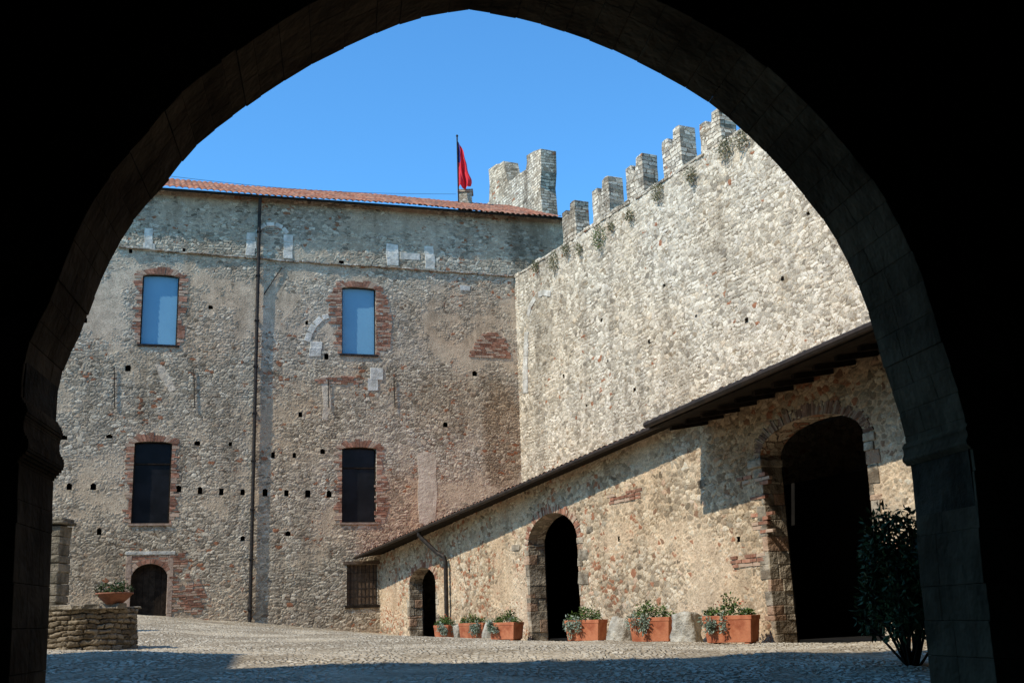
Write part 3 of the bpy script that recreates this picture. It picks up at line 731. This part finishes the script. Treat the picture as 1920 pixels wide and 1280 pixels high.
mo=[(a[0]+(b[0]-a[0])*.12,a[1]+(b[1]-a[1])*.12) for a,b in zip(IN,OUT)]
g=Geo()
for i in range(len(IN)-1):
    a,b=mo[i],mo[i+1]
    if abs(b[0]-a[0])<1e-4: continue
    x0,x1=sorted((a[0],b[0]))
    z0_,z1_=(a[1],b[1]) if a[0]<b[0] else (b[1],a[1])
    g.hexa([(x0,-TH,z0_),(x1,-TH,z1_),(x1,0,z1_),(x0,0,z0_),(x0,-TH,ztop),(x1,-TH,ztop),(x1,0,ztop),(x0,0,ztop)])
lmin=min(p[0] for p in mo); rmax=max(p[0] for p in mo)
g.box(s0g,lmin,-TH,0,-1.8,ztop); g.box(rmax,s1g,-TH,0,-1.8,ztop)
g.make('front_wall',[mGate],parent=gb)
pl,prr=lmin-1.3,rmax+1.3; zc=4.9
g=Geo()
g.box(pl-.5,pl,-12,-TH-.001,-1.8,zc); g.box(prr,prr+.5,-12,-TH-.001,-1.8,zc); g.box(pl-.5,prr+.5,-12,-TH-.001,zc,zc+.5); g.box(pl-.5,prr+.5,-12.5,-12.001,-1.8,zc+.5)
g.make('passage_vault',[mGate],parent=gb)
g=Geo(); g.box(s0g,s1g,-14,-TH,zc+1,ztop-.01); g.make('upper_storey',[mOut],parent=gb)
wg=GAT.inv@Vector((-12.0,9.6,0))
g=Geo(); g.box(s0g,wg.x,.01,wg.y,-1.8,11.4); g.make('shadow_block',[mOut],parent=gb)  # unseen block added to cast the shadow on the left foreground
# broken, uneven coping on the roof edge
g=Geo(); x=-14
while x<8:
    w_=random.uniform(.5,1.4); g.box(x,x+w_-.02,-.6,-.02,ztop+.001,ztop+random.uniform(.05,.5)); x+=w_
g.make('roof_coping',[mOut],parent=gb)
def impost(px,py0,py1,side,out):
    a=GAT.hit(px,(py0+py1)/2); z0_=GAT.hit(px,py1)[1]; z1_=GAT.hit(px,py0)[1]; g=Geo(); n=22
    prof=[.15,.3,.5,.62,.7,.62,.5,.45,.42,.42,.44,.5,.62,.8,.95,1,1,.95,.8,.55,.3,.12]
    for k in range(n):
        o=out*prof[n-1-k]
        x=a[0]; g.box(min(x-.2*side,x+o*side),max(x-.2*side,x+o*side),-TH-.05,.05,z0_+(z1_-z0_)*k/n,z0_+(z1_-z0_)*(k+1)/n-.0005)
    g.make('impost',[mVous],parent=gb)
impost(100,790,900,1,.062)
impost(1704,830,872,-1,.03)

# ================= GROUND
xs=np.concatenate([np.linspace(-600,-30,12)[:-1],np.linspace(-30,-10,40)[:-1],np.arange(-10,8,.045),np.linspace(8.1,25,40),np.linspace(30,600,12)])
ys=np.concatenate([np.linspace(-600,-12,10)[:-1],np.linspace(-12,9,50)[:-1],np.arange(9,19,.035),np.arange(19,30,.07),np.arange(30,42,.12),np.linspace(43,600,14)])
X,Y=np.meshgrid(xs,ys,indexing='ij'); Z=gz(X,Y)+.03*np.sin(X*1.1+Y*.3)*np.sin(Y*.7)+.015*np.sin(X*2.7)*np.cos(Y*1.9)
grid_mesh('ground',X,Y,Z,np.ones((len(xs)-1,len(ys)-1),bool),mCob,kind='structure')

# ================= PLANTS
def leaves(name,blobs,size,mats,asp=.45,frame=None,parent=None,label=None,cat=None,group=None,loc=None,droop=0,stems=None,sr=.01):
    V=[];Fc=[];fm=[]
    for (c,r,n,mi) in blobs:
        for _ in range(n):
            d=rng.normal(size=3); d/=np.linalg.norm(d); rr=rng.random()**.45
            p=np.array(c)+d*np.array(r)*rr
            t_=rng.normal(size=3)+d*.8; t_[2]-=droop; t_/=np.linalg.norm(t_); s_=np.cross(t_,rng.normal(size=3)); s_/=np.linalg.norm(s_)+1e-9
            L=size*rng.uniform(.6,1.3); w=L*asp*.5; nrm=np.cross(t_,s_)*L*.12
            b=len(V); V+=[tuple(p),tuple(p+t_*L*.5+s_*w+nrm),tuple(p+t_*L),tuple(p+t_*L*.5-s_*w+nrm)]
            Fc.append((b,b+1,b+2)); Fc.append((b,b+2,b+3)); fm+=[mi,mi]
    if stems:
        g=Geo()
        for s_ in stems: g.tube(s_,sr,5)
        b=len(V); V+=g.v; Fc+=[tuple(b+i for i in f) for f in g.f]; fm+=[len(mats)-1]*len(g.f)
    return mk(name,V,Fc,mats,fm=fm,frame=frame,parent=parent,label=label,cat=cat,group=group,loc=loc)
def planter(px0,px1,pyb,hh,flowers,rotd=0,lush=1.):
    off=.62
    sA=LOW.hit(px0,pyb,off)[0]; sB=LOW.hit(px1,pyb,off)[0]; s=(sA+sB)/2
    p=LOW.world(s,-off,0); dep=p.y; L=(px1-px0)/F*dep*1.03; D=.40
    L=min(max(.5,L*1.1),1.0)
    z=ground_at(p)
    rot=Matrix.Rotation(math.atan2(LOW.A.y,LOW.A.x)+math.radians(32+rotd),4,'Z')
    e=empty('flower_planter','rectangular terracotta planter on cobbles beside the outbuilding','planter',loc=Vector((p.x,p.y,z-.01)),group='terracotta planters along the outbuilding',rot=rot)
    g=Geo(); a,b=L/2,D/2; h=hh
    def tb(x,y,zz): return [(-x,-y,zz),(x,-y,zz),(x,y,zz),(-x,y,zz)]
    lo,hi=tb(a*.88,b*.86,0.03),tb(a*.97,b*.97,h-.06); g.hexa(lo+hi)
    for q in ((-a,a,-b,-b+.035),(-a,a,b-.035,b),(-a,-a+.035,-b+.035,b-.035),(a-.035,a,-b+.035,b-.035)): g.box(q[0],q[1],q[2],q[3],h-.07,h)
    g.box(-a*.8,-a*.6,-b*.8,b*.8,0,.029); g.box(a*.6,a*.8,-b*.8,b*.8,0,.029)
    g.make('planter_box',[mPot],parent=e,bevel=.008)
    g=Geo(); g.box(-a+.04,a-.04,-b+.04,b-.04,h-.05,h-.02); g.make('soil',[mSoil],parent=e)
    bl=[]; cx=random.uniform(-.25,.25)*a
    for k in range(7):
        x=-a*.8+a*1.6*k/6+random.uniform(-.06,.06); top=.24*lush*math.exp(-((x-cx)/(a*.7))**2)*random.uniform(.6,1.25)
        bl.append(((x,random.uniform(-.08,.08),h+top*.5),(random.uniform(.06,.13),.13,.04+top*.6),random.randint(60,130),0))
    side=random.choice((-1,1))
    for k in range(4):
        x=side*a*random.uniform(.1,.95); bl.append(((x,-b-.04,h-.04-random.uniform(0,.14)),(random.uniform(.05,.12),.06,random.uniform(.08,.18)),90,1))
    bl.append(((side*(a+.02),0,h-.08),(.08,.16,.17),110,1))
    bl.append(((-side*a*.5,0,h+.05),(.10,.10,.05),50,1))
    if flowers: bl.append(((a*.3,0,h+.20),(.2,.12,.07),14,2)); bl.append(((-a*.3,0,h+.18),(.15,.12,.05),8,2))
    pl_=leaves('potted_plant',bl,.06,[mLeaf,mLeafG,mFlow],label='leafy bedding plant spilling from a terracotta planter',cat='plant',group='plants in the planters',droop=.3)
    pl_.matrix_world=e.matrix_world.copy()
planter(823,848,1203,.38,1); planter(868,912,1203,.42,0,10,.8); planter(925,977,1203,.42,0,-5,.9); planter(1070,1133,1200,.44,0,0,1.2); planter(1192,1262,1203,.46,0,5,1.4); planter(1334,1418,1207,.46,1,0,1.1)
def rockobj(px0,px1,py0,py1,kind_):
    off=.45; s=(LOW.hit(px0,py1,off)[0]+LOW.hit(px1,py1,off)[0])/2; p=LOW.world(s,-off,0); w=(px1-px0)/F*p.y; h=(py1-py0)/F*p.y*1.05; z=ground_at(p)
    bm_n=26; V=[];Fc=[]; m=16; ph=random.random()*6
    for i in range(m+1):
        f=i/m
        for k in range(bm_n):
            an=2*math.pi*k/bm_n
            if kind_:
                c_,s_=math.cos(an),math.sin(an); rr=1/max(abs(c_),abs(s_))**.8*.46*(1-.12*f)
                r=rr if 0<i<m else (rr*.0 if i==m else rr)
                if i==m-1: r=rr*.9
            else: r=.52*(1-max(0,f-.25)**2*1.1) if i<m else 0
            r*=1+.10*math.sin(3*an+f*4+ph)+.06*math.sin(7*an-f*9+ph)+.03*math.sin(13*an+f*17)
            V.append((r*w*math.cos(an),r*w*.8*math.sin(an),-.03+h*(f if i<m else (m-.4)/m)*(1+.05*math.sin(an+ph))))
    for i in range(m):
        for k in range(bm_n):
            k2=(k+1)%bm_n; Fc.append((i*bm_n+k,i*bm_n+k2,(i+1)*bm_n+k2,(i+1)*bm_n+k))
    o=mk('stone_fragment',V,Fc,[mRock],smooth=True,label='rough weathered pale stone block beside planters' if kind_ else 'rounded pale boulder beside planters',cat='stone',group='stone fragments between the planters',loc=Vector((p.x,p.y,z)))
    o.rotation_euler=(random.uniform(-.08,.08),random.uniform(-.08,.08),random.random()*3)
rockobj(1140,1188,1157,1203,0); rockobj(1263,1318,1152,1207,1); rockobj(905,930,1170,1203,0); rockobj(850,868,1175,1203,1)
for (x,y,r,m) in [(1128,448,.42,0),(1042,492,.36,0),(1065,470,.25,1),(1090,468,.2,1),(1237,362,.3,1),(1300,330,.26,1),(1365,280,.34,0),(1185,405,.2,1),(1150,425,.15,1),(1395,262,.3,1),(1008,500,.2,1)]:
    s,z=CUR.hit(x,y); bl=[((0,-.1,0),(r*.8,r*.45,r),int(220*r/.3),0)]
    o=leaves('wall_shrub',bl,.10,[mLeaf if x==1128 else mDry],asp=.25,label='small weedy shrub growing from the top of the wall',cat='shrub',group='weeds on the wall top')
    o.matrix_world=CUR.mat@Matrix.Translation((s,0,z))
# evergreen bush at the arch
p=at_depth(1705,1225,11.6); zg=ground_at(p)
bl=[];st=[]
for k in range(24):
    an=2*math.pi*k/24+random.uniform(-.3,.3); rx=random.uniform(.12,.46); top=random.uniform(.85,1.8)*(1-.35*rx)
    a=(random.uniform(-.04,.04),random.uniform(-.04,.04),-.05); b=(rx*1.1*math.cos(an),rx*1.1*math.sin(an),top*.55); c=(rx*.75*math.cos(an),rx*.75*math.sin(an),top); st.append([a,b,c])
    for f in np.linspace(.38,1,9):
        q=[(b[i]*f*2 if f<.5 else b[i]+(c[i]-b[i])*(f*2-1)) for i in range(3)]
        bl.append((tuple(q),(.13,.13,.12),24,0))
o=leaves('evergreen_bush',bl,.085,[mLeafD,mWood],asp=.45,label='dark leafy evergreen bush standing beside the archway',cat='bush',loc=Vector((p.x,p.y,zg)),stems=st,sr=.014)

# ================= WELL
wc=at_depth(152,1190,19.5); zw=ground_at(wc); R=.88
wt=at_depth(180,1133,18.7).z; hw=wt-zw
we=empty('stone_well','low rough rubble stone parapet with uneven flat coping','well',loc=Vector((wc.x,wc.y,zw-.1)))
n=260; m=50; th_=np.linspace(0,2*np.pi,n); zz=np.linspace(0,hw+.1-.05,m)
T,ZZ=np.meshgrid(th_,zz,indexing='ij'); rr=R*(1+.03*np.sin(3*T+1)+.012*np.sin(7*T+ZZ*5)+.012*np.sin(11*T-ZZ*9)); X=rr*np.cos(T);Y=rr*np.sin(T)
grid_mesh('parapet',X,Y,ZZ,np.ones((n-1,m-1),bool),mWell,parent=we)
g=Geo(); a0=0
while a0<2*math.pi-.1:
    da=random.uniform(.18,.5); a1=min(a0+da,2*math.pi); r0,r1=R-.38,R+random.uniform(-.05,.07); z0_=hw+.1-.07; z1_=hw+.1+random.uniform(-.045,.025)
    P8=[(r1*math.cos(a0+.01),r1*math.sin(a0+.01)),(r1*math.cos(a1-.01),r1*math.sin(a1-.01)),(r0*math.cos(a1-.01),r0*math.sin(a1-.01)),(r0*math.cos(a0+.01),r0*math.sin(a0+.01))]
    g.hexa([(x+random.uniform(-.03,.03),y+random.uniform(-.03,.03),z0_) for x,y in P8]+[(x,y,z1_) for x,y in P8]); a0=a1
mWellTop=simple('well_coping_stone',(.20,.17,.12),(.36,.30,.22),4,.95,.05,.3)
g.make('coping',[mWellTop],parent=we,bevel=.02)
g=Geo(); g.lathe([(R-.36,0),(R-.36,hw)],32); g.make('shaft_lining',[mWellTop],parent=we)
bc=at_depth(214,1128,19.2); bz=zw+hw+.01
be=empty('plant_bowl','wide aged terracotta bowl standing on the well coping','planter',loc=Vector((bc.x,bc.y+.0,bz)))
g=Geo(); g.lathe([(0,0),(.13,0),(.15,.02),(.24,.10),(.29,.16),(.31,.16),(.31,.19),(.27,.19),(.25,.15),(0,.14)],28); g.make('bowl',[mPotD],parent=be,smooth=True)
leaves('bowl_plant',[((0,0,.23),(.32,.32,.08),300,0),((.08,0,.29),(.15,.15,.08),90,0),((-.15,-.1,.27),(.12,.12,.08),60,0)],.06,[mLeafD],label='low dark green plant filling the terracotta bowl',cat='plant',loc=Vector((bc.x,bc.y,bz)))
gp=at_depth(108,1150,24); zp=ground_at(gp); zpt=at_depth(110,972,24).z
pe=empty('stone_pillar','square rubble stone pillar with projecting cap','pillar',loc=Vector((gp.x-.22,gp.y,zp-.1)))
h=zpt-zp+.1; g=Geo(); zz_=0
while zz_<h-.16:
    hh_=min(random.uniform(.12,.24),h-.14-zz_); k_=random.uniform(-.06,.06)
    g.box(-.3+random.uniform(-.015,.015),k_,-.3+random.uniform(-.02,.02),.3,zz_,zz_+hh_-.006,j=.012); g.box(k_+.006,.3+random.uniform(-.015,.015),-.3+random.uniform(-.02,.02),.3,zz_,zz_+hh_-.006,j=.012); zz_+=hh_
mPil=simple('pillar_stone',(.13,.11,.075),(.30,.25,.18),4,.95,.05,.4)
g.make('shaft',[mPil],parent=pe,bevel=.02)
g=Geo(); g.box(-.37,.37,-.37,.37,h-.139,h-.07); g.box(-.33,.33,-.33,.33,h-.069,h); g.make('cap',[mPil],parent=pe,bevel=.02)

# ================= LIGHT / CAMERA
az=math.radians(215.5); el=math.radians(49)
ts=Vector((math.cos(az)*math.cos(el),math.sin(az)*math.cos(el),math.sin(el)))
L=bpy.data.lights.new('sun','SUN'); L.energy=5; L.angle=math.radians(.5); L.color=(1,.93,.81)
lo_=bpy.data.objects.new('sun',L); link(lo_); lo_.rotation_euler=ts.to_track_quat('Z','Y').to_euler()
w=bpy.data.worlds.new("World"); scene.world=w; w.use_nodes=True; nt=w.node_tree
bg=nt.nodes['Background']; sky=nt.nodes.new('ShaderNodeTexSky'); sky.sky_type='NISHITA'; sky.sun_disc=False
sky.sun_elevation=el; sky.sun_rotation=math.atan2(ts.x,ts.y); sky.ozone_density=2; sky.air_density=1.0; sky.dust_density=.3
mx=nt.nodes.new('ShaderNodeMix'); mx.data_type='RGBA'; mx.blend_type='MULTIPLY'; mx.inputs[0].default_value=1; mx.inputs[7].default_value=(.72,1.52,2.0,1)
nt.links.new(sky.outputs[0],mx.inputs[6]); nt.links.new(mx.outputs[2],bg.inputs[0]); bg.inputs[1].default_value=.135
cam=bpy.data.cameras.new('camera'); co=bpy.data.objects.new('camera',cam); link(co)
cam.sensor_width=36; cam.lens=F/1920*36; cam.clip_end=2000; cam.clip_start=.05
co.matrix_world=M.to_4x4()
scene.camera=co
scene.view_settings.view_transform='Standard'; scene.view_settings.look='None'; scene.view_settings.exposure=0
